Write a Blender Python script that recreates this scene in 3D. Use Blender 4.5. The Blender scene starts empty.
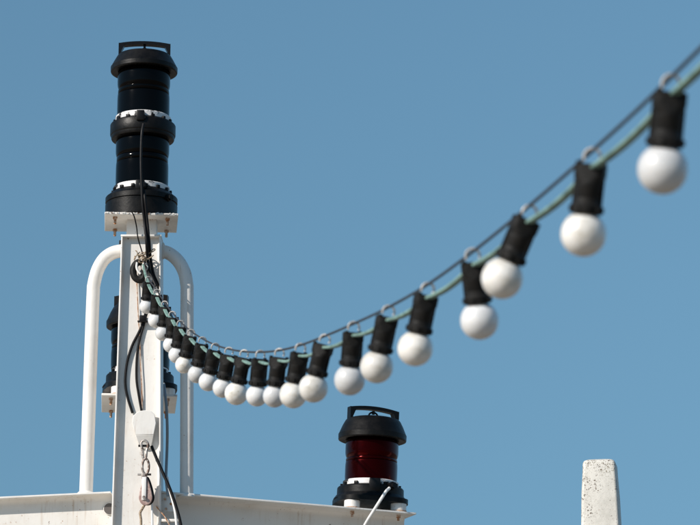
import bpy, math, random
from mathutils import Vector, Matrix, noise
random.seed(4)
R = math.radians
S = bpy.context.scene

# ------------------------------------------------------------------ camera
CAM_Z, PITCH, F_PX = 1.7, R(14.0), 2600.0
CAM = Vector((0, 0, CAM_Z))
cd = bpy.data.cameras.new('camera'); co = bpy.data.objects.new('camera', cd)
S.collection.objects.link(co); S.camera = co
co.location = CAM; co.rotation_euler = (R(90) + PITCH, 0, 0)
cd.sensor_width = 36; cd.lens = 36 * F_PX / 700
cd.clip_start = .05; cd.clip_end = 3000
cd.dof.use_dof = True; cd.dof.focus_distance = 7.5; cd.dof.aperture_fstop = 14; cd.dof.aperture_blades = 0

# ------------------------------------------------------------------ sky and sun
SUN_EL, SUN_AZ = R(31), R(233)          # azimuth clockwise from +Y
w = bpy.data.worlds.new('World'); S.world = w; w.use_nodes = True
nt = w.node_tree; bg = nt.nodes['Background']
sky = nt.nodes.new('ShaderNodeTexSky'); sky.sky_type = 'NISHITA'; sky.sun_disc = False
sky.sun_elevation = SUN_EL; sky.sun_rotation = SUN_AZ
sky.ozone_density = 5.0; sky.dust_density = 0.0; sky.air_density = 1.0
tc = nt.nodes.new('ShaderNodeTexCoord'); mp = nt.nodes.new('ShaderNodeMapping')
mp.inputs['Scale'].default_value = (1, 1, .25); mp.inputs['Location'].default_value = (0, 0, .187)
nrm = nt.nodes.new('ShaderNodeVectorMath'); nrm.operation = 'NORMALIZE'
tint = nt.nodes.new('ShaderNodeMix'); tint.data_type = 'RGBA'; tint.blend_type = 'MULTIPLY'
tint.inputs[0].default_value = 1; tint.inputs[7].default_value = (.96, 1.10, .955, 1)
nt.links.new(tc.outputs['Generated'], mp.inputs[0]); nt.links.new(mp.outputs[0], nrm.inputs[0])
nt.links.new(nrm.outputs[0], sky.inputs[0]); nt.links.new(sky.outputs[0], tint.inputs[6])
nt.links.new(tint.outputs[2], bg.inputs[0]); bg.inputs[1].default_value = .083
sl = bpy.data.lights.new('sun', 'SUN'); sl.energy = 4.8; sl.angle = R(.5); sl.color = (1, .93, .85)
so = bpy.data.objects.new('sun', sl); S.collection.objects.link(so)
sd = Vector((math.sin(SUN_AZ) * math.cos(SUN_EL), math.cos(SUN_AZ) * math.cos(SUN_EL), math.sin(SUN_EL)))
so.rotation_euler = sd.to_track_quat('Z', 'Y').to_euler()
vs = S.view_settings; vs.view_transform = 'Standard'; vs.look = 'None'; vs.gamma = 1; vs.exposure = .24

# ------------------------------------------------------------------ helpers
FWD = Vector((0, math.cos(PITCH), math.sin(PITCH))); UP = Vector((0, -math.sin(PITCH), math.cos(PITCH)))
def ray(x, y): return FWD + Vector((1, 0, 0)) * ((x - 350) / F_PX) + UP * ((262.5 - y) / F_PX)
def at(x, y, Y):                                  # survey point on the vertical plane at distance Y
    r = ray(x, y); return CAM + r * (Y / r.y)
def atd(x, y, d): return CAM + ray(x, y) * d      # survey point at depth d

def tag(o, label=None, cat=None, group=None, kind=None):
    for k, v in (('label', label), ('category', cat), ('group', group), ('kind', kind)):
        if v: o[k] = v
    return o
def empty(name, loc=(0, 0, 0)):
    o = bpy.data.objects.new(name, None); S.collection.objects.link(o); o.location = loc
    o.empty_display_size = .02; return o
def mesh(name, V, Fc, mat, parent=None, smooth=True, origin=None, auto=35):
    me = bpy.data.meshes.new(name)
    if origin is not None: V = [Vector(v) - Vector(origin) for v in V]
    me.from_pydata([tuple(v) for v in V], [], Fc); me.update()
    import bmesh
    bm = bmesh.new(); bm.from_mesh(me); bmesh.ops.recalc_face_normals(bm, faces=bm.faces); bm.to_mesh(me); bm.free()
    if smooth:
        me.polygons.foreach_set('use_smooth', [True] * len(me.polygons))
        me.set_sharp_from_angle(angle=R(auto))
    me.materials.append(mat)
    o = bpy.data.objects.new(name, me); S.collection.objects.link(o)
    if origin is not None: o.location = origin
    if parent is not None:
        o.parent = parent
    return o
class MB:
    def __init__(s): s.V = []; s.F = []
    def add(s, V, F):
        n = len(s.V); s.V += [Vector(v) for v in V]; s.F += [tuple(i + n for i in f) for f in F]; return s
    def box(s, c, d, rot=None, bev=0.0):
        x, y, z = d[0] / 2, d[1] / 2, d[2] / 2; c = Vector(c); M = rot or Matrix.Identity(3)
        if bev <= 0:
            V = [c + M @ Vector((a * x, b * y, e * z)) for e in (-1, 1) for a, b in ((-1, -1), (1, -1), (1, 1), (-1, 1))]
            return s.add(V, [(0, 3, 2, 1), (4, 5, 6, 7), (0, 1, 5, 4), (1, 2, 6, 5), (2, 3, 7, 6), (3, 0, 4, 7)])
        import bmesh
        bm = bmesh.new(); bmesh.ops.create_cube(bm, size=1)
        for v in bm.verts: v.co = Vector((v.co.x * d[0], v.co.y * d[1], v.co.z * d[2]))
        bmesh.ops.bevel(bm, geom=bm.edges[:], offset=bev, segments=2, affect='EDGES', profile=.5)
        bm.verts.index_update()
        V = [c + M @ v.co for v in bm.verts]; F = [tuple(v.index for v in f.verts) for f in bm.faces]; bm.free()
        return s.add(V, F)
    def prism(s, A, B):                          # two matching rings of points, closed
        n = len(A); V = list(A) + list(B)
        F = [(i, (i + 1) % n, n + (i + 1) % n, n + i) for i in range(n)] + [tuple(range(n - 1, -1, -1)), tuple(range(n, 2 * n))]
        return s.add(V, F)
    def lathe(s, prof, c=(0, 0, 0), seg=40, M=None, cap=True):
        c = Vector(c); V = []; F = []
        for r, z in prof:
            for k in range(seg):
                a = 2 * math.pi * k / seg; p = Vector((r * math.cos(a), r * math.sin(a), z)); V.append(c + (M @ p if M else p))
        for j in range(len(prof) - 1):
            for k in range(seg):
                k2 = (k + 1) % seg; F.append((j * seg + k, j * seg + k2, (j + 1) * seg + k2, (j + 1) * seg + k))
        if cap:
            F.append(tuple(range(seg - 1, -1, -1))); m = (len(prof) - 1) * seg; F.append(tuple(range(m, m + seg)))
        return s.add(V, F)
    def tube(s, pts, r, seg=10, closed=False, sect=None, refn=None):
        pts = [Vector(p) for p in pts]; n = len(pts); V = []; F = []
        rr = r if callable(r) else (lambda t: r)
        up = None
        for i, p in enumerate(pts):
            if closed: t = pts[(i + 1) % n] - pts[i - 1]
            else: t = pts[min(i + 1, n - 1)] - pts[max(i - 1, 0)]
            t.normalize()
            if refn is not None: up = refn - t * refn.dot(t)
            elif up is None:
                up = Vector((0, 0, 1)) if abs(t.z) < .9 else Vector((1, 0, 0)); up = up - t * up.dot(t)
            else: up = up - t * up.dot(t)
            up.normalize(); sd_ = t.cross(up)
            if sect: ring = [p + sd_ * a + up * b for a, b in sect]
            else:
                q = rr(i / max(1, n - 1)); ring = [p + (sd_ * math.cos(2 * math.pi * k / seg) + up * math.sin(2 * math.pi * k / seg)) * q for k in range(seg)]
            V += ring
        m = len(sect) if sect else seg
        for i in range(n if closed else n - 1):
            j = (i + 1) % n
            for k in range(m):
                k2 = (k + 1) % m; F.append((i * m + k, i * m + k2, j * m + k2, j * m + k))
        if not closed: F += [tuple(range(m - 1, -1, -1)), tuple(range((n - 1) * m, n * m))]
        return s.add(V, F)
    def xf(s, M): s.V = [M @ v for v in s.V]; return s
    def build(s, name, mat, parent=None, origin=None, **k): return mesh(name, s.V, s.F, mat, parent, origin=origin, **k)
def smooth_path(P, n=8):
    P = [Vector(p) for p in P]; out = []
    for i in range(len(P) - 1):
        p0 = P[i - 1] if i else P[0] * 2 - P[1]; p1, p2 = P[i], P[i + 1]
        p3 = P[i + 2] if i + 2 < len(P) else P[-1] * 2 - P[-2]
        for k in range(n):
            t = k / n; out.append(.5 * (2 * p1 + (p2 - p0) * t + (2 * p0 - 5 * p1 + 4 * p2 - p3) * t * t + (3 * p1 - p0 - 3 * p2 + p3) * t ** 3))
    out.append(P[-1]); return out
def local(M, s, c): return M

# ------------------------------------------------------------------ materials
def mat(name, col, rough=.5, metal=0.0, col2=None, scale=20, lo=.45, hi=.6, bump=0.0, bscale=60, spec=.5, coat=0, sss=0, spots=None, tintspec=None, detail=6, streak=None, vary=0):
    m = bpy.data.materials.new(name); m.use_nodes = True; t = m.node_tree; b = t.nodes['Principled BSDF']
    b.inputs['Base Color'].default_value = (*col, 1); b.inputs['Roughness'].default_value = rough
    b.inputs['Metallic'].default_value = metal; b.inputs['Specular IOR Level'].default_value = spec
    b.inputs['Coat Weight'].default_value = coat; b.inputs['Coat Roughness'].default_value = .08
    if sss:
        b.inputs['Subsurface Weight'].default_value = sss; b.inputs['Subsurface Radius'].default_value = (1, .9, .8); b.inputs['Subsurface Scale'].default_value = .012
    if tintspec: b.inputs['Specular Tint'].default_value = (*tintspec, 1)
    g = t.nodes.new('ShaderNodeTexCoord').outputs['Object']
    last = None
    def nz(sc, d=6, r=.6):
        n = t.nodes.new('ShaderNodeTexNoise'); n.inputs['Scale'].default_value = sc; n.inputs['Detail'].default_value = d; n.inputs['Roughness'].default_value = r
        t.links.new(g, n.inputs['Vector']); return n.outputs['Fac']
    def ramp(src, a, c):
        q = t.nodes.new('ShaderNodeMapRange'); q.inputs[1].default_value = a; q.inputs[2].default_value = c; t.links.new(src, q.inputs[0]); return q.outputs[0]
    def mix(fac, a, c2):
        q = t.nodes.new('ShaderNodeMix'); q.data_type = 'RGBA'; t.links.new(fac, q.inputs[0])
        if isinstance(a, tuple): q.inputs[6].default_value = (*a, 1)
        else: t.links.new(a, q.inputs[6])
        q.inputs[7].default_value = (*c2, 1); return q.outputs[2]
    cur = col
    if col2: cur = mix(ramp(nz(scale, detail), lo, hi), cur, col2)
    for sp in (spots or []):                      # (colour, scale, lo, hi)
        f = ramp(nz(sp[1], 4, .7), sp[2], sp[3])
        if len(sp) > 4:                            # clustered: gated by a broader noise
            k = t.nodes.new('ShaderNodeMath'); k.operation = 'MULTIPLY'; t.links.new(f, k.inputs[0]); t.links.new(ramp(nz(sp[4], 2), .48, .60), k.inputs[1]); f = k.outputs[0]
        cur = mix(f, cur, sp[0])
    if streak:                                     # rust and dirt runs, long in z
        mpn = t.nodes.new('ShaderNodeMapping'); mpn.inputs['Scale'].default_value = (110, 110, 7); t.links.new(g, mpn.inputs[0])
        n1 = t.nodes.new('ShaderNodeTexNoise'); n1.inputs['Scale'].default_value = 1; n1.inputs['Detail'].default_value = 5; t.links.new(mpn.outputs[0], n1.inputs['Vector'])
        k = t.nodes.new('ShaderNodeMath'); k.operation = 'MULTIPLY'; t.links.new(ramp(n1.outputs['Fac'], .54, .74), k.inputs[0]); t.links.new(ramp(nz(6, 3), .48, .80), k.inputs[1])
        cur = mix(k.outputs[0], cur, streak)
    if vary:                                       # every bulb a little different
        oi = t.nodes.new('ShaderNodeObjectInfo'); q = t.nodes.new('ShaderNodeMapRange'); q.inputs[3].default_value = 1 - vary; q.inputs[4].default_value = 1.04
        t.links.new(oi.outputs['Random'], q.inputs[0]); q2 = t.nodes.new('ShaderNodeMix'); q2.data_type = 'RGBA'; q2.blend_type = 'MULTIPLY'; q2.inputs[0].default_value = 1
        t.links.new(cur, q2.inputs[6]); t.links.new(q.outputs[0], q2.inputs[7]); cur = q2.outputs[2]
    if not isinstance(cur, tuple): t.links.new(cur, b.inputs['Base Color'])
    rn = ramp(nz(scale * 1.7 + 5), .2, .8); rm = t.nodes.new('ShaderNodeMapRange'); t.links.new(rn, rm.inputs[0])
    rm.inputs[3].default_value = max(.02, rough * .8); rm.inputs[4].default_value = min(1, rough * 1.25); t.links.new(rm.outputs[0], b.inputs['Roughness'])
    if bump:
        bp = t.nodes.new('ShaderNodeBump'); bp.inputs['Strength'].default_value = bump; bp.inputs['Distance'].default_value = .002
        t.links.new(nz(bscale), bp.inputs['Height']); t.links.new(bp.outputs[0], b.inputs['Normal'])
    return m
M_paint = mat('white_ship_paint', (.74, .71, .665), .38, col2=(.66, .62, .565), scale=9, lo=.5, hi=.75, bump=.35, bscale=45,
              spots=[((.36, .20, .10), 95, .64, .69, 9), ((.13, .07, .04), 60, .67, .70, 14)], streak=(.40, .27, .16))
M_post = mat('speckled_white_paint', (.60, .575, .52), .55, col2=(.47, .45, .40), scale=14, lo=.45, hi=.7, bump=.4, bscale=80,
             spots=[((.22, .20, .15), 240, .54, .60, 12), ((.05, .03, .018), 150, .56, .60, 26), ((.10, .07, .045), 300, .62, .66), ((.30, .16, .08), 150, .66, .70)])
M_rust = mat('rusty_steel', (.33, .13, .04), .8, col2=(.62, .50, .40), scale=90, lo=.42, hi=.62, bump=.5)
M_edge = mat('chipped_edge_paint', (.80, .76, .70), .5, col2=(.14, .07, .035), scale=120, lo=.52, hi=.6, bump=.6, bscale=120)
M_black = mat('black_lantern_plastic', (.004, .0035, .0035), .36, bump=.12, bscale=90, spec=.22)
M_brush = mat('worn_black_plastic', (.0030, .0026, .0023), .40, col2=(.007, .006, .0052), scale=30, bump=.2, bscale=120, spec=.18)
M_chip = mat('chipped_white_ring', (.68, .66, .64), .5, col2=(.015, .013, .012), scale=13, lo=.52, hi=.545, bump=.5)
M_lens = mat('smoked_black_glass', (.001, .0008, .0008), .11, spec=.12)
M_red = mat('deep_red_glass', (.0065, .0003, .0005), .15, spec=.4, tintspec=(1, .04, .04))
M_rubber = mat('black_rubber', (.0062, .0058, .0052), .6, bump=.3, bscale=250, col2=(.012, .0105, .009), scale=60, spec=.22)
M_bulb = mat('warm_opal_glass', (.76, .735, .69), .32, col2=(.58, .55, .49), scale=30, sss=.55, coat=.3, vary=.12, spots=[((.45, .41, .35), 60, .60, .72)])
M_bulb2 = mat('cool_opal_glass', (.68, .675, .665), .32, col2=(.52, .52, .515), scale=28, lo=.45, hi=.7, sss=.55, coat=.3, vary=.14)
M_steel = mat('galvanised_ring', (.62, .60, .57), .4, metal=.15, col2=(.34, .31, .28), scale=200)
M_chain = mat('rusty_chain_steel', (.42, .39, .36), .45, metal=.4, col2=(.09, .05, .035), scale=75, lo=.44, hi=.58, bump=.5, bscale=200)
M_wire = mat('dark_wire_rope', (.035, .032, .034), .5, metal=.2, bump=1, bscale=900)
M_green = mat('pale_green_flat_cable', (.20, .32, .27), .6, col2=(.12, .20, .17), scale=40)
M_cable = mat('black_cable_sheath', (.004, .0035, .004), .55, spec=.2)
M_wcable = mat('white_cable_sheath', (.75, .73, .70), .45)
M_gcable = mat('grey_cable_sheath', (.26, .29, .31), .5)
M_twine = mat('weathered_twine', (.40, .32, .22), .9, col2=(.14, .08, .05), scale=300)
M_pink = mat('weathered_red_block', (.30, .19, .165), .55, col2=(.46, .34, .30), scale=60, spots=[((.10, .06, .05), 90, .6, .66)])
M_ground = mat('quay_concrete', (.20, .165, .125), .85, col2=(.16, .13, .10), scale=.6, bump=.4, bscale=30)

# ------------------------------------------------------------------ ground and added bounce deck
g = mesh('ground', [(-1500, -1500, 0), (1500, -1500, 0), (1500, 1500, 0), (-1500, 1500, 0)], [(0, 1, 2, 3)], M_ground, smooth=False)
tag(g, kind='structure')
M_bounce_deck = mat('cream_bounce_deck', (.62, .54, .43), .6, col2=(.50, .43, .34), scale=3, bump=.3)  # unseen deck below the frame, added to bounce warm light up on the left
dk = mesh('added_bounce_deck', [(x, y, z) for z in (0, 2.05) for x, y in ((-5, 5.9), (-.38, 5.9), (-.38, 10.5), (-5, 10.5))],
          [(0, 3, 2, 1), (4, 5, 6, 7), (0, 1, 5, 4), (1, 2, 6, 5), (2, 3, 7, 6), (3, 0, 4, 7)], M_bounce_deck, smooth=False)
tag(dk, kind='structure')

# ------------------------------------------------------------------ mast
Y0 = 7.33                                          # front edge of the mast channel
PXM = at(141, 300, Y0).x; U = 1 / 347.0            # metres per picture pixel at the mast
mast = empty('ship_mast', (PXM, Y0, 0))
tag(mast, 'white painted steel channel mast with a pipe hoop and two swept crossarms', 'mast')
def on_mast(o): o.location = o.location - mast.location if True else 0; return o
def mbuild(mb, name, m, parent=mast, **k):         # world-space geometry parented to the mast
    return mesh(name, [v - mast.location for v in mb.V], mb.F, m, parent, **k)
# tapered channel, open to the camera
zt, zb = at(141, 236.5, Y0).z, at(141, 525, Y0).z
xl_t, xr_t = at(121.2, 236.5, Y0).x, at(160.9, 236.5, Y0).x
xl_b, xr_b = at(111.2, 525, Y0).x, at(160.9, 525, Y0).x
def edges(z):
    t = (z - zt) / (zb - zt); t = min(t, 1.35); return xl_t + (xl_b - xl_t) * t, xr_t + (xr_b - xr_t) * t
def section(z):                                    # closed outline of the channel
    xl, xr = edges(z); D = .018; T = .0050; fr = .008; out = []
    out += [(xl, Y0 + .001), (xl + .0012, Y0), (xl + T - .001, Y0), (xl + T, Y0 + .0015)]
    for k in range(7):
        a = k / 6 * math.pi / 2; out.append((xl + T + fr - fr * math.cos(a), Y0 + D - fr + fr * math.sin(a)))
    for k in range(6, -1, -1):
        a = k / 6 * math.pi / 2; out.append((xr - T - fr + fr * math.cos(a), Y0 + D - fr + fr * math.sin(a)))
    out += [(xr - T, Y0 + .0015), (xr - T + .001, Y0), (xr - .0012, Y0), (xr, Y0 + .001), (xr, Y0 + .10), (xr - T, Y0 + .10), (xr - T, Y0 + .028), (xl + T, Y0 + .028), (xl + T, Y0 + .10), (xl, Y0 + .10)]
    return [Vector((x, y, z)) for x, y in out]
mb = MB(); zs = [2.06] + [zt + (zb - zt) * t for t in (1.35, 1.2, 1.0, .8, .6, .4, .2, 0)]
rings = [section(z) for z in zs]; n = len(rings[0]); V = [v for r in rings for v in r]; Fc = []
for i in range(len(rings) - 1):
    for k in range(n): Fc.append((i * n + k, i * n + (k + 1) % n, (i + 1) * n + (k + 1) % n, (i + 1) * n + k))
Fc += [tuple(range(n - 1, -1, -1)), tuple(range((len(rings) - 1) * n, len(rings) * n))]
mb.add(V, Fc); mbuild(mb, 'channel', M_paint)
xl, xr = edges(zt)
mb = MB().box(((xl + xr) / 2, Y0 + .050, zt + .003), (xr - xl + .003, .103, .006), bev=.0015); mbuild(mb, 'top_plate', M_paint)
mb = MB().box(((xl_b + xr_b) / 2, Y0 + .04, 2.06), (.4, .3, .024), bev=.004); mbuild(mb, 'base_plate', M_paint)
# neck and lantern plate on top
pc = at(141.1, 222, Y0 + .095); plate_z = at(141.1, 212.5, Y0 - .005).z
mb = MB().box((at(142, 230, Y0 + .07).x, Y0 + .073, (zt + .006 + plate_z - .006) / 2), (.088, .05, plate_z - zt - .012), bev=.003); mbuild(mb, 'neck', M_paint)
PT = (pc.x, Y0 + .095, plate_z - .0035)
YAW = Matrix.Rotation(R(5.2), 3, 'Z')
mb = MB().box(PT, (.2145, .200, .007), YAW, bev=.0018); top_plate = mbuild(mb, 'lantern_plate', M_paint)
def nuts(cx, cy, z, sx, sy, parent, name='bolt'):
    for a in (-1, 1):
        for b in (-1, 1):
            p = Vector((cx, cy, z)) + YAW @ Vector((a * sx, b * sy, 0))
            q = MB().lathe([(.0066, -.007), (.0066, 0)], p, 6)
            q.lathe([(.0034, -.022), (.0040, -.020), (.0040, -.007)], p, 10)
            mbuild(q, name, M_rust, parent)
nuts(PT[0], PT[1], PT[2] - .0035, .0765, .070, mast)
# chipped front edge strip is its own lip of old paint
q = MB()
for k in range(42):
    if random.random() < .72:
        q.box(Vector(PT) + YAW @ Vector((-.104 + k * .00505, -.1008, .0012 + random.uniform(-.001, .0012))), (random.uniform(.003, .007), .0016, random.uniform(.002, .0055)), YAW)
o = mbuild(q, 'paint_flakes', M_edge, smooth=False); o['kind'] = 'stuff'
# small dark lug left of the channel top
mbuild(MB().box((at(120, 240, Y0 + .06).x, Y0 + .085, at(120, 241, Y0 + .06).z), (.008, .02, .014), bev=.002), 'lug', M_rubber)

# pipe hoop
YH = Y0 + .076
for pts in ([(128, 251), (121, 251), (112, 253.3), (103.8, 259.5), (97.5, 270.5), (94, 284), (93.2, 294), (91.4, 340), (88.6, 420), (86, 494.5)],
            [(154, 250.5), (161, 251), (170, 254), (178.5, 261.5), (184.4, 272.5), (186.7, 284), (187.1, 294), (187, 340), (186.9, 420), (186.6, 497)]):
    P = smooth_path([at(x, y, YH) for x, y in pts], 8)
    q = MB().tube(P, .0195, 20, refn=None)
    mbuild(q, 'hoop_pipe', M_paint)
    e = P[-1]; q = MB().lathe([(.026, -.004), (.025, .001), (.0205, .005)], (e.x, e.y, e.z + .003), 20); mbuild(q, 'weld_collar', M_paint)

def weld(pts, r=.0032):
    P = smooth_path(pts, 10); q = MB(); q.tube(P, lambda t: r * (1 + .25 * math.sin(t * len(P) * 1.9)), 8); mbuild(q, 'weld_bead', M_paint)
for x, sx in ((121.0, -1), (161.0, 1)):
    c = at(x, 251, YH); c.y = YH; xx = edges(c.z)[0 if sx < 0 else 1]
    ring = [Vector((xx + sx * .0015, c.y + .0205 * math.cos(t), c.z + .0205 * math.sin(t))) for t in [2 * math.pi * k / 16 for k in range(17)]]
    weld(ring)
# crossarms: I-beams swept back either side
def arm(name, p_in, p_out, front, back, hgt=.20, endplate=0):
    a = (p_out - p_in); L = a.length; a.normalize()
    nf = Vector((a.y, -a.x, 0)); nf.normalize()
    if nf.y > 0: nf = -nf
    root = empty(name, p_in - mast.location); root.parent = mast
    W = p_in
    def blk(s0, s1, f0, f1, z0, z1):              # along, front distance behind the front edge, height below the top
        A = [W + a * s0 - nf * f + Vector((0, 0, z)) for f, z in ((f0, z0), (f1, z0), (f1, z1), (f0, z1))]
        B = [W + a * s1 - nf * f + Vector((0, 0, z)) for f, z in ((f0, z0), (f1, z0), (f1, z1), (f0, z1))]
        return MB().prism(A, B)
    def put(q, nm):
        o = mesh(nm, [v - W for v in q.V], q.F, M_paint, root); 
        bv = o.modifiers.new('edge', 'BEVEL'); bv.width = .0015; bv.segments = 2; bv.limit_method = 'ANGLE'
        return o
    put(blk(0, L, 0, front + back, -.006, 0), 'top_flange')
    # web with fillet under the flange
    prof = [(front + .008, -.006), (front + .008, -hgt + .006), (front, -hgt + .006)]
    r = .016
    for k in range(6):
        t = k / 5 * math.pi / 2; prof.append((front - r + r * math.cos(t), -.006 - r + r * math.sin(t)))
    A = [W + a * 0 - nf * f + Vector((0, 0, z)) for f, z in prof]; B = [W + a * (L - .01) - nf * f + Vector((0, 0, z)) for f, z in prof]
    put(MB().prism(A, B), 'web')
    put(blk(0, L, 0, front + back, -hgt, -hgt + .006), 'bottom_flange')
    return root, a, nf
pl0, pl1 = at(110.4, 491.2, Y0 + .02), None
th = R(1); base = at(110.6, 491.3, Y0 + .03)
e0 = at(0, 496.6, Y0 + .03 + .335 * math.tan(th)); dirL = (e0 - base).normalized()
arm('crossarm', base, base + dirL * .95, .040, .12)
baseR = at(161.4, 490.9, Y0 + .03)
eR = at(416.4, 512.5, Y0 + .03 + .72 * math.tan(R(20)))
armR, aR, nR = arm('crossarm', baseR, eR, .075, .145)
# dark limber hole rim beside the channel in the left web
hc = at(109.5, 508.8, Y0 + .0655)
q = MB().tube([hc + Vector((math.cos(t) * .0165, 0, math.sin(t) * .0165)) for t in [2 * math.pi * k / 20 for k in range(20)]], .0012, 8, closed=True)
mbuild(q, 'drain_hole_rim', M_paint)
mbuild(MB().lathe([(.016, 0), (.016, .004)], hc + Vector((0, .002, 0)), 20, Matrix.Rotation(R(90), 3, 'X')), 'drain_hole', mat('dark_hole_shade', (.09, .08, .075), .8))  # no opening is cut: a flat dark disc paints the shade inside the hole

for x, sx in ((110.6, 0), (161.2, 1)):
    a_ = at(x, 491.5, Y0 + .03); b_ = at(x, 540, Y0 + .03); xa = edges(a_.z)[sx]; xb = edges(b_.z)[sx]
    weld([Vector((xa, Y0 + .031, a_.z)), Vector((xa, Y0 + .036 + .03, a_.z - .012)), Vector(((xa + xb) / 2, Y0 + .072, (a_.z + b_.z) / 2)), Vector((xb, Y0 + .072, b_.z))])
# bracket for the lantern behind the mast
bz = at(139, 392, Y0 + .14).z; YB = Y0 + .30; bcx = at(139.0, 400, YB).x
PB = (bcx, YB, bz - .0035)
mbuild(MB().box(PB, (.222, .27, .007), YAW, bev=.0018), 'lantern_plate', M_paint)
mbuild(MB().box((bcx, Y0 + .20, bz - .05), (.008, .26, .085), bev=.002), 'bracket', M_paint)
nuts(PB[0], PB[1], PB[2] - .0035, .083, .10, mast)

# padeye plate welded to the channel
ZF = Y0 - .004
out = [(136, 413), (139, 411), (145, 410.2), (151, 411), (154.5, 414), (156, 423), (152.2, 441), (150.4, 447.2), (146, 448.6), (140.5, 447), (138, 443), (132.2, 423), (133, 416)]
up_ = [p for p in out if p[1] < 434]; lo_ = [p for p in out if p[1] >= 434]
eL, eR_ = (135.2, 434.5), (153.7, 434.5)
def back(x, y): return at(x, y, ZF) + Vector((0, max(0, y - 434.5) * .0011, 0))
for ring in ([eL] + up_[-2:] + up_[:-2] + [eR_], [eR_] + lo_ + [eL]):
    q = MB().prism([back(x, y) for x, y in ring], [back(x, y) + Vector((0, .008, 0)) for x, y in ring])
    o = mbuild(q, 'padeye', M_paint); bv = o.modifiers.new('edge', 'BEVEL'); bv.width = .0012; bv.segments = 2; bv.limit_method = 'ANGLE'
mbuild(MB().box(at(144, 428, ZF) + Vector((0, .020, 0)), (.03, .026, .04)), 'padeye_stem', M_paint)
# small cleat bracket right of the mast foot
c = at(168.5, 503, Y0 + .035)
mbuild(MB().box(c, (.040, .006, .05), bev=.001), 'cleat_bracket', M_paint)
mbuild(MB().box(at(170, 521, Y0 + .015), (.055, .03, .008), bev=.001), 'cleat_bracket', M_paint)
for x, y in ((165, 499), (171, 504), (166, 509)):
    p = at(x, y, Y0 + .028); mbuild(MB().lathe([(.004, 0), (.004, .005)], p, 6, Matrix.Rotation(R(90), 3, 'X')), 'bolt', M_rust)

# ------------------------------------------------------------------ lanterns
def lens_prof(r, z0, z1, bulge=1.0):
    """barrel of moulded glass: gently convex with very fine dioptric steps"""
    P = [(r * .93, z0)]; m = 28
    for k in range(m + 1):
        t = k / m; P.append((r - bulge * .7 * (2 * t - 1) ** 4 - (.10 if k % 2 else 0), z0 + .3 + (z1 - z0 - .6) * t))
    P.append((r * .93, z1)); return P
def scaled(P, u): return [(a * u, b * u) for a, b in P]
K = 1 / .957
def cap_parts(root, u, z, yaw, mname='cap', shoulder=27.5, rim=34.5, tall=31.4, ds=1.0):
    """weather cap from its rim bottom at height z (picture px)"""
    P = [(24, 5), (27, .8), (rim - 1.6, 0), (rim - .3, .5), (rim, 1.2), (rim + .1, 5.4), (rim - .5, 6.2), (30.6, 12.8), (shoulder + .6, 17.2), (shoulder - .6, 18.4), (23, 19.4), (12, 20.2), (3, 20.4)]
    P = [(a, z + b * ds) for a, b in P]
    MBx = MB().lathe(scaled(P, u), seg=56); cap = MBx.build(mname, M_brush, root, auto=14)
    c, s_ = math.cos(yaw), math.sin(yaw)
    Mr = Matrix.Rotation(yaw, 3, 'Z')
    # handle: flat arched strap on two legs
    W = 26.8; zt_ = z + tall
    path = [Vector((-W, 0, z + 19)), Vector((-W, 0, zt_ - 3.2))]
    def arch(t): return zt_ + 2.6 * (1 - (2 * t - 1) ** 2)
    q = MB(); N = 14
    for sx in (-1, 1):
        A = [(sx * W, z + 16), (sx * (W - 2.8), z + 17), (sx * (W - 3.0), z + 23), (sx * (W - 6.5), arch(.12) - 2.4), (sx * W, arch(0) + .2)]
        a = [Vector((x, -4.2, zz)) for x, zz in A]; b = [Vector((x, 4.2, zz)) for x, zz in A]; q.prism(a, b)
    a, b = [], []
    bot_t = 3.3; top = [(-W + .3 + (2 * W - .6) * k / N, arch(k / N)) for k in range(N + 1)]; bot = [(x, zz - bot_t) for x, zz in reversed(top)]
    q.prism([Vector((x, -4.0, zz)) for x, zz in top + bot], [Vector((x, 4.0, zz)) for x, zz in top + bot])
    q.V = [Mr @ v * u for v in q.V]
    hd = q.build('handle', M_black, root, auto=30)
    # lifting eye
    q = MB(); ring = [Vector((5 * math.cos(t), 0, z + 22.6 + (ds - 1) * 16 + 4.4 * math.sin(t))) for t in [2 * math.pi * k / 24 for k in range(24)]]
    q.tube(ring, .95, 8, closed=True); q.box((0, 0, z + 29.2), (2.4, 2.4, 3.4)); q.V = [Mr @ v * u for v in q.V]
    q.build('lifting_eye', M_black, root)
def ring_lugs(root, u, r, z, n, w_=3.6, h=3.4, d=3, ph=0):
    q = MB()
    for k in range(n):
        a = 2 * math.pi * k / n + ph; q.box((r * math.cos(a) * u, r * math.sin(a) * u, z * u), (d * u, w_ * u, h * u), Matrix.Rotation(a, 3, 'Z'), bev=.4 * u)
    q.build('clamp_lugs', M_brush, root)['kind'] = 'stuff'
def gland(root, u, r, z, az, mt=M_black):
    q = MB(); Mz = Matrix.Rotation(az, 3, 'Z') @ Matrix.Rotation(R(90), 3, 'Y')
    d = Vector((math.cos(az), math.sin(az), 0))
    q.lathe(scaled([(4.2, 0), (4.2, 5), (3.2, 5.4), (3.2, 8)], u), d * r * u + Vector((0, 0, z * u)), 6, Mz)
    q.build('cable_gland', mt, root, auto=30)

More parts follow.
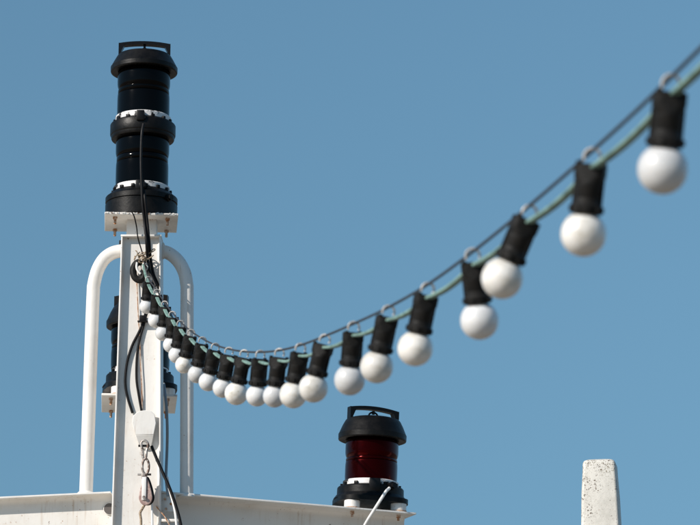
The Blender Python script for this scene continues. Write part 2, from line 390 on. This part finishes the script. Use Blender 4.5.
# two-tier lantern
lc = (pc.x + .0, PT[1], plate_z + .0006)
L1 = empty('navigation_lantern', lc)
tag(L1, 'tall two-tier black navigation lantern on the white plate at the mast head', 'ship lantern')
u = U * 1.005
H = lambda v: (v * 1.035 + 9.5) * K if v else 0
P = [(35.5, 0), (36.7, .6), (36.8, H(5)), (35.6, H(5.6)), (35.6, H(6.8)), (36.8, H(7.4)), (36.8, H(12)), (36.2, H(12.8)), (31.2, H(16.5)), (29.8, H(18.0)), (27.6, H(18.4))]
MB().lathe(scaled(P, u), seg=56).build('base', M_brush, L1, auto=30)
MB().lathe(scaled([(27.9, H(17.6)), (28.7, H(18)), (28.7, H(23)), (27.6, H(23.8)), (26.4, H(23.8))], u), seg=56).build('clamp_ring', M_chip, L1, auto=30)
ring_lugs(L1, u, 29.4, H(18.8), 14)
MB().lathe(scaled(lens_prof(27.0, H(23.4), H(46.5), .35) + [(25.6, H(46.9))] + [(26.4, H(48)), (26.4, H(52))] + [(25.6, H(52.6))] + lens_prof(27.5, H(52.6), H(71.5), 1.7), u), seg=64).build('lower_lens', M_lens, L1, auto=60)
P = [(27, H(69.5)), (31.8, H(70)), (32.4, H(71)), (32.6, H(73.4)), (33.3, H(74)), (33.6, H(75)), (33.6, H(84)), (33.0, H(85)), (30.4, H(86.2)), (29.8, H(87)), (27.5, H(87.4))]
MB().lathe(scaled(P, u), seg=56).build('middle_collar', M_brush, L1, auto=30)
MB().lathe(scaled([(27.9, H(86)), (28.6, H(86.6)), (28.6, H(92)), (27.6, H(93)), (26.4, H(93))], u), seg=56).build('clamp_ring', M_chip, L1, auto=30)
ring_lugs(L1, u, 29.2, H(87.4), 14, ph=.2)
MB().lathe(scaled(lens_prof(27.0, H(92.5), H(114.5), .35) + [(25.6, H(114.8))] + [(26.4, H(115.4)), (26.4, H(118.6))] + [(25.6, H(119))] + lens_prof(27.2, H(119.3), H(139), 2.7), u), seg=64).build('upper_lens', M_lens, L1, auto=60)
cap_parts(L1, u, H(137.0), R(4))
gland(L1, u, 27, H(84), R(-86)); gland(L1, u, 30, H(17), R(-84)); gland(L1, u, 33, H(8), R(-38), M_brush)
q = MB().box((0, -31 * u, H(85.5) * u), (8 * u, 9 * u, 11 * u), bev=.8 * u); q.build('junction_box', M_black, L1)
q = MB().box((1 * u, -31 * u, H(18) * u), (9 * u, 8 * u, 10 * u), bev=.8 * u); q.build('junction_box', M_black, L1)

# single-tier lanterns
def single(loc, u, lensm, yaw, label, lens_r=26.8, red=True):
    root = empty('navigation_lantern', loc); tag(root, label, 'ship lantern', 'navigation lanterns on white standoffs')
    for k, a in enumerate((R(-122), R(-32), R(58), R(148))):
        x, y = 33.5 * math.cos(a) * u, 33.5 * math.sin(a) * u
        q = MB().lathe(scaled([(7.2, 0), (7.8, .5), (7.8, 9.2), (7.2, 9.8)], u), (x, y, 0), 20); q.build('standoff', M_paint, root)
        q = MB().lathe(scaled([(8.3, 0), (8.3, 1.4)], u), (x, y, 1.2 * u), 20); q.build('rust_washer', M_rust, root)
    F0 = 9.9
    q = MB(); pts = []                              # four-lobed base flange
    N = 72
    for k in range(N):
        a = 2 * math.pi * k / N; lob = max(0, math.cos(2 * (a - R(58)))) ** 3; lob2 = max(0, math.cos(2 * (a - R(148)))) ** 3
        pts.append((36 + 5.5 * (lob + lob2), a))
    A = [Vector((r * math.cos(a), r * math.sin(a), F0)) * u for r, a in pts]; B = [Vector((r * math.cos(a), r * math.sin(a), F0 + 4.5)) * u for r, a in pts]
    q.prism(A, B); q.build('base_flange', M_brush, root)
    P = [(37, F0 + 4.3), (36, F0 + 6), (33.6, F0 + 9), (33.4, F0 + 15.5), (32.6, F0 + 16.6), (29.5, F0 + 17.6), (27.5, F0 + 18)]
    MB().lathe(scaled(P, u), seg=56).build('base', M_brush, root, auto=30)
    MB().lathe(scaled([(27.5, F0 + 17.4), (28.2, F0 + 18), (28.0, F0 + 22.6), (27, F0 + 23.4), (26, F0 + 23.4)], u), seg=56).build('clamp_ring', M_chip, root, auto=30)
    ring_lugs(root, u, 29, F0 + 18.6, 12)
    z0 = F0 + 23; r = lens_r
    MB().lathe(scaled(lens_prof(r - .4, z0, z0 + 20, .6) + [(r - 1.4, z0 + 20.2), (r - .9, z0 + 20.6), (r - .9, z0 + 22.6), (r - 1.4, z0 + 23)] + lens_prof(r, z0 + 23.3, z0 + 43, 2.4), u), seg=64).build('lens', lensm, root, auto=60)
    cap_parts(root, u, z0 + 41.5, yaw, shoulder=27.3, rim=34.3, tall=32.6, ds=1.17)
    q = MB().box((4 * u, -29 * u, (F0 + 16) * u), (11 * u, 9 * u, 13 * u), bev=.8 * u); q.build('junction_box', M_black, root)
    gland(root, u, 31, F0 + 16, R(-52)); return root
# red one at the end of the right crossarm
ctr = eR - aR * .104 - nR * .118
Lr = single(ctr + Vector((0, 0, .0008)), U * 1.035, M_red, R(24), 'single black-capped lantern with deep red lens at the end of the right crossarm')
slope = math.asin(-aR.z); Lr.rotation_euler = Matrix.Rotation(R(2.2), 3, 'Y').to_euler()
q = MB().box((0, 0, 0), (.01, .01, .01))
# bolts under its plate
for s_, f_ in ((.19, .032), (.045, .032), (.045, .19), (.19, .19)):
    p = eR - aR * s_ - nR * f_ + Vector((0, 0, -.0062))
    q = MB().lathe([(.0065, -.009), (.0065, 0)], p, 6); q.lathe([(.0035, -.017), (.0035, -.009)], p, 10); mbuild(q, 'bolt', M_rust, mast)
Lb = single((bcx + .0015, YB, bz + .0006), U * 1.05, M_lens, R(-6), 'single all-black lantern half hidden behind the white mast', lens_r=29.5)

# ------------------------------------------------------------------ cables and fittings on the mast
def cable(name, pts, r, m, label, cat='cable', n=8, seg=10, group=None):
    P = smooth_path(pts, n); o = MB().tube(P, r, seg).build(name, m, None, origin=P[0]); tag(o, label, cat, group); return o
cable('lantern_cable', [at(143.5, 124, Y0 - .024), at(141.7, 135, Y0 - .034), at(141, 160, Y0 - .036), at(141.5, 182, Y0 - .036), at(142.5, 203, Y0 - .034), at(144.5, 222, Y0 - .026), at(146.5, 243, Y0 - .03), at(147.5, 258, Y0 - .012), at(150, 272, Y0 - .012), at(156, 286, Y0 - .025)],
      .0042, M_cable, 'long thin black cable running down the front of the tall lantern')
cable('lantern_cable', [at(143.8, 190, Y0 - .026), at(145, 200, Y0 - .034), at(147.2, 222, Y0 - .024), at(149.2, 243, Y0 - .022), at(150.5, 258, Y0 - .004), at(153.5, 274, Y0 - .002), at(158, 285, Y0 + .004), at(160, 296, Y0 + .02)],
      .0045, M_cable, 'shorter black cable from the lantern base down to the lashing')
cable('bonding_wire', [at(131, 211, Y0 - .024), at(134, 216, Y0 - .026), at(136.4, 226, Y0 - .015), at(138, 238, Y0 - .01), at(141.5, 250, Y0 + .005), at(143.5, 256, Y0 + .008)],
      .0019, M_cable, 'thin twisted wire from the lantern plate to the lashing', 'wire')
cable('loose_cord', [at(136.2, 270, Y0 + .0125), at(137.2, 290, Y0 + .0125), at(138.4, 318, Y0 + .0125), at(139.6, 335, Y0 + .0125), at(140.6, 365, Y0 + .0125), at(141.8, 385, Y0 + .0125), at(142.2, 411, Y0 + .0125)],
      .0015, M_rust, 'thin brown cord hanging down the white mast face', 'cord')
cable('looped_cable', [at(145.6, 312, Y0 + .005), at(143.5, 322, Y0 + .0125), at(138.5, 333, Y0 + .0125), at(132, 346, Y0 + .0125), at(127, 363, Y0 + .0125), at(125.2, 382, Y0 + .0125), at(127.5, 397, Y0 + .0125), at(132.5, 413, Y0 + .0125)],
      .0038, M_cable, 'black cable bowing furthest left across the mast face')
cable('looped_cable', [at(147.2, 312, Y0 + .006), at(144, 324, Y0 + .0125), at(140, 338, Y0 + .0125), at(137, 355, Y0 + .0125), at(136.4, 378, Y0 + .0125), at(138.5, 394, Y0 + .0125), at(141.5, 411, Y0 + .0125)],
      .0035, M_cable, 'straighter black cable just right of the bowed one on the mast face')
q = MB().box(at(143.5, 321.5, Y0 + .004), (.034, .014, .003)); q.box(at(143, 318.5, Y0 + .006), (.02, .02, .016), bev=.002)
tag(q.build('cable_clip', M_cable, None), 'small black clip where the two looped cables meet on the mast', 'clip')
cable('stay_cable', [at(151.5, 446, Y0 - .012), at(156, 457, Y0 - .014), at(163, 473, Y0 - .02), at(170, 489, Y0 - .026), at(176.5, 508, Y0 - .03), at(181, 526, Y0 - .034), at(186, 560, Y0 - .04)],
      .0046, M_cable, 'thick black cable slanting from the padeye down past the mast foot')
cable('stay_cable', [at(167, 477, Y0 - .008), at(169, 487, Y0 - .010), at(172.5, 500, Y0 - .015), at(175.5, 514, Y0 - .018), at(178, 540, Y0 - .02)],
      .0040, M_wcable, 'short white cable end beside the slanting black cable')
cable('drop_cable', [at(163.8, 384, Y0 + .20), at(165.2, 396, Y0 + .13), at(166.6, 410, Y0 + .10), at(167.3, 430, Y0 + .09), at(167, 450, Y0 + .10), at(166.2, 470, Y0 + .05), at(166.2, 480, Y0 + .03), at(168, 496, Y0 + .02)],
      .0042, M_gcable, 'grey cable hanging from the rear lantern along the right side of the mast')
cable('lantern_lead', [at(389.5, 488, Y0 + .15), at(386, 491.5, Y0 + .14), at(380.5, 500, Y0 + .13), at(373.5, 511, Y0 + .14), at(365.5, 524, Y0 + .16), at(355, 545, Y0 + .2)],
      .0046, M_wcable, 'white cable leaving the red lantern over the edge of the crossarm')
# thin crossing wire near the cleat bracket
cable('seizing_wire', [at(155.8, 506, Y0 + .02), at(160, 511, Y0 - .004), at(165, 517, Y0 - .008), at(170, 526, Y0 - .008)], .0018, M_rust, 'thin rusty wire crossing to the small bracket at the mast foot', 'wire')

# lashing of twine where the string of bulbs is tied on
ks = empty('twine_lashing', at(144, 257, Y0))
tag(ks, 'frayed pale twine lashing tying the light string to the mast', 'twine')
q = MB()
for k in range(7):
    c = at(142.5 + random.uniform(-2, 2.5), 257 + random.uniform(-4, 5), Y0 - .006 + random.uniform(-.012, .008)) - ks.location
    rr = random.uniform(.008, .013); ax = Matrix.Rotation(random.uniform(0, 3), 3, 'Y') @ Matrix.Rotation(random.uniform(0, 3), 3, 'X')
    q.tube([c + ax @ Vector((rr * math.cos(t), rr * .7 * math.sin(t), .003 * math.sin(3 * t))) for t in [2 * math.pi * i / 18 for i in range(18)]], .0017, 6, closed=True)
q.build('knot', M_twine, ks)
def tail(*a): MB().tube(smooth_path([at(*p) - ks.location for p in a], 5), .0017, 6).build('twine_end', M_twine, ks)
tail((146, 256, Y0 - .01), (150, 252.5, Y0 - .014), (153.5, 249, Y0 - .016), (155, 250, Y0 - .016), (151, 252.5, Y0 - .016))
tail((144, 262, Y0 - .01), (148, 259, Y0 - .016), (152, 256.5, Y0 - .018), (153.5, 255, Y0 - .016))
tail((140, 252, Y0 - .005), (136.5, 255.5, Y0 - .01), (134.2, 260, Y0 - .008), (135, 256, Y0 - .006))
tail((139, 258, Y0 - .005), (137, 252, Y0 - .012), (135.5, 250.5, Y0 - .010))
th_ = empty('rope_thimble', at(138, 270, Y0)); tag(th_, 'black teardrop thimble with a white edge hanging under the lashing', 'thimble')
loop = [(141, 262), (137, 263), (134, 267), (133.2, 272), (134.6, 277), (138.5, 280), (142.2, 279), (144.5, 274), (144.5, 268), (143, 263)]
q = MB().tube(smooth_path([at(x, y, Y0 - .004) - th_.location for x, y in loop], 4), .0100, 10); q.build('rubber_loop', M_rubber, th_)
q = MB().tube(smooth_path([at(x, y, Y0 - .012) - th_.location for x, y in [(137, 262.5), (136.6, 267), (138, 271), (140.6, 274)]], 4), .0035, 8); q.build('steel_edge', M_wcable, th_)
q = MB().tube(smooth_path([at(x, y, Y0 - .016) - th_.location for x, y in [(144.5, 262), (142.5, 265.5), (143, 269.5), (146.5, 270), (147.5, 266.5), (145.5, 263)]], 4), .0022, 8); q.build('shackle', M_steel, th_)

# shackle, link and block under the padeye
YS = Y0 - .020
sh = empty('bow_shackle', at(144.5, 448, YS)); tag(sh, 'small steel shackle through the padeye above the chain link', 'shackle')
loop = [(141.5, 446), (141.3, 442.5), (144, 440.5), (147, 442), (148, 446), (146.5, 451), (145.8, 458), (143.2, 458), (142.6, 451), (141.5, 446)]
MB().tube(smooth_path([at(x, y, YS - .004) - sh.location for x, y in loop], 4), .0038, 8).build('bow', M_chain, sh)
c = at(144, 445.8, YS) - sh.location; MB().lathe([(.0034, -.016), (.0034, .016)], c, 10, Matrix.Rotation(R(90), 3, 'Y')).build('pin', M_cable, sh)
lk = MB(); cx, cy = 145.6, 466.5
lk.tube([at(cx + 3.3 * math.cos(t), cy + 0.0 + (7.6 * math.sin(t) if abs(math.sin(t)) > .0 else 0), YS - .006) for t in [2 * math.pi * k / 24 for k in range(24)]], .0036, 8, closed=True)
tag(lk.build('chain_link', M_chain, None), 'oval steel chain link between the shackle and the sheave block', 'chain link')
bl = empty('sheave_block', at(145, 476, YS)); tag(bl, 'faded pink teardrop sheave block hanging on the mast below the chain link', 'pulley block')
def shell(sc, y_, dep):
    out = []
    for k in range(28):
        t = 2 * math.pi * k / 28; rx = 6.1 * (1 + .0 * math.sin(t)); x = 145.6 + 1.14 * rx * math.sin(t) * (1 - .40 * max(0, math.cos(t))); y = 496.8 - 20.5 * math.cos(t) if math.cos(t) > 0 else 496.8 - 8.6 * math.cos(t)
        out.append((145.2 + (x - 145.2) * sc, 492 + (y - 492) * sc))
    A = [at(x, y, y_) - bl.location for x, y in [(x_ + (1.9 if sc != 1 else 0), y_2) for x_, y_2 in out]]; B = [a + Vector((0, dep, 0)) for a in A]; return MB().prism(A, B)
for nm, yy, dd, sc, mm in (('shell', YS - .012, .007, 1, M_pink), ('sheave', YS - .0045, .010, .99, M_cable), ('shell', YS + .006, .007, 1, M_pink)):
    o = shell(sc, yy, dd).build(nm, mm, bl); bv = o.modifiers.new('edge', 'BEVEL'); bv.width = .002; bv.segments = 2; bv.limit_method = 'ANGLE'
MB().box(at(144.0, 488.5, YS - .0142) - bl.location, (.0125, .004, .066), bev=.0015).build('strap', M_wcable, bl)
c = at(144.0, 497.5, YS - .017) - bl.location; MB().lathe([(.0048, 0), (.0048, .004)], c, 12, Matrix.Rotation(R(90), 3, 'X')).build('bolt', M_chain, bl)
c = at(144.4, 474.5, YS) - bl.location; MB().lathe([(.0032, -.019), (.0032, .019)], c, 10, Matrix.Rotation(R(90), 3, 'Y')).build('pin', M_chain, bl)
MB().box(at(144.4, 476.5, YS) - bl.location, (.016, .018, .018), bev=.003).build('head', M_chain, bl)
cable('halyard', [at(144.5, 505, YS + .004), at(142.2, 509, YS), at(140.2, 513, YS), at(141.0, 520, YS), at(141.0, 530, YS), at(141, 560, YS)], .0036, M_twine, 'worn pale rope falling from the left of the sheave block', 'rope')
cable('halyard', [at(150, 495, YS + .004), at(151.6, 503, YS + .004), at(152.2, 515, YS + .004), at(152.4, 530, YS + .004), at(152.4, 560, YS + .004)], .0030, M_wcable, 'thin white rope falling from the right of the sheave block', 'rope')

# ------------------------------------------------------------------ the string of bulbs
# holder top (px, py) and the lean of the bulb below it (pixels) ; kind 1 = warm bigger bulb
LAMPS = [(148.3, 282.3, 146.6, 308, 0), (157.2, 295.7, 155.4, 321.3, 0), (164.6, 307.6, 163, 334.2, 0), (172.6, 318.2, 171, 345.5, 0), (179.6, 326.9, 176.6, 356.5, 0),
         (190.6, 336.8, 183.4, 366.8, 1), (201.7, 344.3, 196.6, 376, 0), (214.8, 351.2, 207.6, 384.1, 0), (228.4, 355.4, 222, 391, 0), (243.6, 358.4, 236.1, 394.7, 1),
         (259.6, 359.3, 256.6, 398.3, 0), (279.4, 358.2, 274, 399, 0), (299.8, 353.4, 293, 395.6, 1), (323, 345, 313.4, 388, 1), (353.5, 332.5, 349.6, 381.4, 0),
         (387.6, 317.4, 376.9, 365.7, 1), (426, 297, 415.2, 348.5, 1), (474, 262, 479.6, 321.6, 0), (526.8, 219.8, 502.1, 278.3, 1), (591.4, 165.5, 583.4, 234.9, 1), (670.3, 92, 662.4, 172, 0)]
ORD = ['first', 'second', 'third', 'fourth', 'fifth', 'sixth', 'seventh', 'eighth', 'ninth', 'tenth', 'eleventh', 'twelfth', 'thirteenth', 'fourteenth', 'fifteenth']
LAB = {0: 'small white bulb in black holder hanging against the mast, nearest the lashing', 1: 'second white bulb from the lashing, still in front of the mast face',
       2: 'third white bulb from the lashing, at the right edge of the mast', 3: 'fourth white bulb from the lashing, just clear of the mast',
       4: 'fifth white bulb from the lashing, tucked before the left edge of the right hoop pipe', 5: 'sixth bulb from the lashing, round white one in front of the right hoop pipe',
       6: 'seventh bulb from the lashing, just right of the right hoop pipe', 7: 'eighth bulb from the lashing, left half of the low part of the string',
       8: 'ninth bulb from the lashing, cool white and close to its neighbours', 9: 'tenth bulb from the lashing, larger warm white at the bottom of the sag',
       10: 'eleventh bulb from the lashing, greyish white and hanging straight at the lowest point', 11: 'twelfth bulb from the lashing, greyish white hanging at the lowest point',
       12: 'thirteenth bulb from the lashing, partly behind the bigger bulb on its right', 13: 'warm white bulb leaning left, first one clearly larger after the low cluster',
       14: 'bluish white bulb hanging straight above the red lantern, left of a warm pair', 15: 'warm white bulb directly above the cap of the red lantern',
       16: 'bulb on the rising string just right of the red lantern', 17: 'bulb leaning the other way, its holder tipped left and bulb swung right',
       18: 'most strongly tilted bulb, holder leaning far to the right', 19: 'second nearest bulb, big warm white one slightly out of focus', 20: 'nearest and largest bulb, blurred at the upper right of the string'}
N = len(LAMPS)
def dep(i): return 7.30 - (7.30 - 2.36) * (i / (N - 1)) - .18 * math.sin(math.pi * i / (N - 1))* 0
tops = [atd(a, b, dep(i)) for i, (a, b, *_r) in enumerate(LAMPS)]
# smooth the line of the string a little, as a hanging wire is smooth
for it in range(1):
    tops = [tops[0]] + [tops[i] * .6 + (tops[i - 1] + tops[i + 1]) * .2 for i in range(1, N - 1)] + [tops[-1]]
HL = .0505
def lamp_parts(kind):
    bulb_r = (.0230 if kind else .0204)
    hold = MB()
    NS = 28; rings = []                            # rectangular cable saddle blending into the round barrel
    for z_, wx, wy, mixr in ((0, .0135, .0105, 0), (-.0012, .0155, .0122, 0), (-.0120, .0155, .0125, .1), (-.0150, .0148, .0132, .5), (-.0200, .0139, .0139, 1)):
        rg = []
        for k in range(NS):
            a = 2 * math.pi * k / NS; ca, sa = math.cos(a), math.sin(a)
            p = 5 - 3 * mixr; d = (abs(ca) ** p + abs(sa) ** p) ** (-1 / p)
            rg.append(Vector((wx * d * ca, wy * d * sa, z_)))
        rings.append(rg)
    V = [v for r_ in rings[::-1] for v in r_]; F = [(q_ * NS + k, q_ * NS + (k + 1) % NS, (q_ + 1) * NS + (k + 1) % NS, (q_ + 1) * NS + k) for q_ in range(4) for k in range(NS)]
    F += [tuple(range(NS - 1, -1, -1)), tuple(range(4 * NS, 5 * NS))]; hold.add(V, F)
    prof = [(.0139, -.020), (.0135, -.0270), (.0132, -.0275), (.0135, -.034), (.0132, -.0345), (.0138, -.0395), (.0152, -.0408), (.0162, -.042), (.0165, -.049), (.0157, -.0505), (.0120, -.0508)]
    hold.lathe(prof[::-1], seg=28)
    hold.lathe([(.003, -.002), (.003, .002)], (-.011, -.0095, .0), 8); hold.lathe([(.003, -.002), (.003, .002)], (.011, .0095, .0), 8)
    for sx in (-1, 1): hold.box((sx * .0145, 0, -.028), (.0022, .0028, .026), bev=.0006)
    for k in range(10):
        a = 2 * math.pi * k / 10; hold.box((.0172 * math.cos(a), .0172 * math.sin(a), -.0456), (.0014, .0022, .0060), Matrix.Rotation(a, 3, 'Z'))
    b = MB(); pr = [(.0110, -.0490), (.0122, -.0520)]
    cz = -.0510 - bulb_r * .85
    for k in range(4, 25):
        t = math.pi * k / 24 - .0
        if bulb_r * math.sin(t) > .0124 or k > 12: pr.append((max(.0004, bulb_r * math.sin(t)), cz + bulb_r * math.cos(t)))
    b.lathe(pr, seg=40)
    ring = MB(); ring.tube([Vector((.0084 * math.cos(t), .001 * math.cos(t), .0072 + .0084 * math.sin(t))) for t in [R(-28) + R(236) * k / 20 for k in range(21)]], .0016, 8)
    return hold, b, ring
protos = {}
for kind in (0, 1):
    h, b, r = lamp_parts(kind)
    protos[kind] = (h, b, r)
first = {}
for i, (a, b_, c_, d_, warm) in enumerate(LAMPS):
    big = 1 if (i >= 12 or i == 9) else 0; kind = (big, warm); top = tops[i]; bulb = atd(c_, d_, dep(i)); ax = (top - bulb).normalized()
    # frame: z along the lamp, x across the view, small random twist
    x = Vector((1, 0, 0)); tw = random.uniform(-.45, .25)
    x = Matrix.Rotation(tw, 3, 'Z') @ x; y = ax.cross(x).normalized(); x = y.cross(ax).normalized()
    Mx = Matrix((x, y, ax)).transposed().to_4x4(); Mx.translation = top
    if kind not in first:
        root = empty('festoon_lamp'); h, b, r = protos[big]
        parts = [h.build('lampholder', M_rubber, root, auto=35), b.build('bulb', M_bulb if warm else M_bulb2, root, auto=60), r.build('hanging_ring', M_steel, root)]
        first[kind] = (root, parts)
    else:
        src, ps = first[kind]; root = src.copy(); S.collection.objects.link(root); parts = []
        for p in ps:
            c = p.copy(); S.collection.objects.link(c); c.parent = root; parts.append(c)
    root.matrix_world = Mx
    tag(root, LAB[i], 'light bulb', 'bulbs on the festoon string')
    root.name = 'festoon_lamp'
# wire rope above the lamps
anchor = at(143.5, 262, Y0 - .008)
lift = Vector((0, 0, .0128))
far = tops[-1] + (tops[-1] - tops[-2]) * 1.0 + Vector((.02, 0, .03)); far2 = far + (tops[-1] - tops[-2]) * 1.2 + Vector((.05, 0, .09))
wp = [anchor + Vector((0, 0, .004))] + [t + lift for t in tops] + [far + lift, far2 + lift]
P = smooth_path(wp, 8)
q = MB(); q.tube(P, .0019, 8)
tag(q.build('wire_rope', M_wire, None, origin=wp[0]), 'dark steel wire carrying the string of bulbs from the mast to the upper right', 'wire rope')
# flat pale green cable threaded through the holders
sect = [(-.0046, -.0010), (-.0038, -.0020), (.0038, -.0020), (.0046, -.0010), (.0046, .0010), (.0038, .0020), (-.0038, .0020), (-.0046, .0010)]
gp = [anchor + Vector((-.004, 0, -.004))]
seq = [anchor + Vector((0, 0, -.006))] + [t + Vector((0, 0, -.0050)) for t in tops] + [far, far2]
P = []
for i in range(len(seq) - 1):
    a, b = seq[i], seq[i + 1]
    for k in range(10):
        t = k / 10; s_ = math.sin(math.pi * t) ** 1.0
        P.append(a.lerp(b, t) + Vector((0, 0, -.0055 * s_ * (1 if i else .3))))
P.append(seq[-1])
q = MB(); q.tube(P, 0, sect=sect, refn=Vector((0, 0, 1)))
tag(q.build('flat_cable', M_green, None, origin=P[0]), 'pale green flat cable threaded through every black bulb holder', 'cable')

# ------------------------------------------------------------------ white post at the lower right
YP = 7.6; pt = at(601.6, 459.5, YP); pb = at(600.2, 525, YP)
k_ = 1 / 345.0 * (7.6 / 7.33)
post = empty('bollard_post', (pt.x, YP + .05, 0)); tag(post, 'short square white post with rounded top, speckled with rust, lower right', 'post')
hz = pt.z; wt, wb = .050, .0625 
q = MB(); rings = []
def rsq(h, r, z, cx=0):
    out = []
    for cxn, cyn, a0 in ((1, 1, 0), (-1, 1, 90), (-1, -1, 180), (1, -1, 270)):
        for k in range(6):
            a = R(a0 + 90 * k / 5); out.append(Vector((cx + cxn * (h - r) + r * math.cos(a), cyn * (h - r) + r * math.sin(a), z)))
    return out
dz = pt.z - pb.z
lv = [(0.10, 0), (.075, .02), (.066, hz - dz * 1.3), (.0562, hz - dz), (.0532, hz - dz * .5), (.0490, hz - .03), (.0484, hz - .012), (.0470, hz - .006), (.0440, hz - .001), (.038, hz + .0024), (.028, hz + .0048), (.014, hz + .0064), (.003, hz + .0068)]
for h, z in lv: rings.append(rsq(h, min(.009, h * .6), z))
n = len(rings[0]); V = [v for r in rings for v in r]; Fc = []
for i in range(len(rings) - 1):
    for k in range(n): Fc.append((i * n + k, i * n + (k + 1) % n, (i + 1) * n + (k + 1) % n, (i + 1) * n + k))
Fc += [tuple(range(n - 1, -1, -1)), tuple(range((len(rings) - 1) * n, len(rings) * n))]
q.add(V, Fc); q.build('shaft', M_post, post, auto=50)
MB().box((0, 0, .012), (.3, .3, .024), bev=.004).build('base_plate', M_post, post)
post.rotation_euler = (0, 0, R(-10))
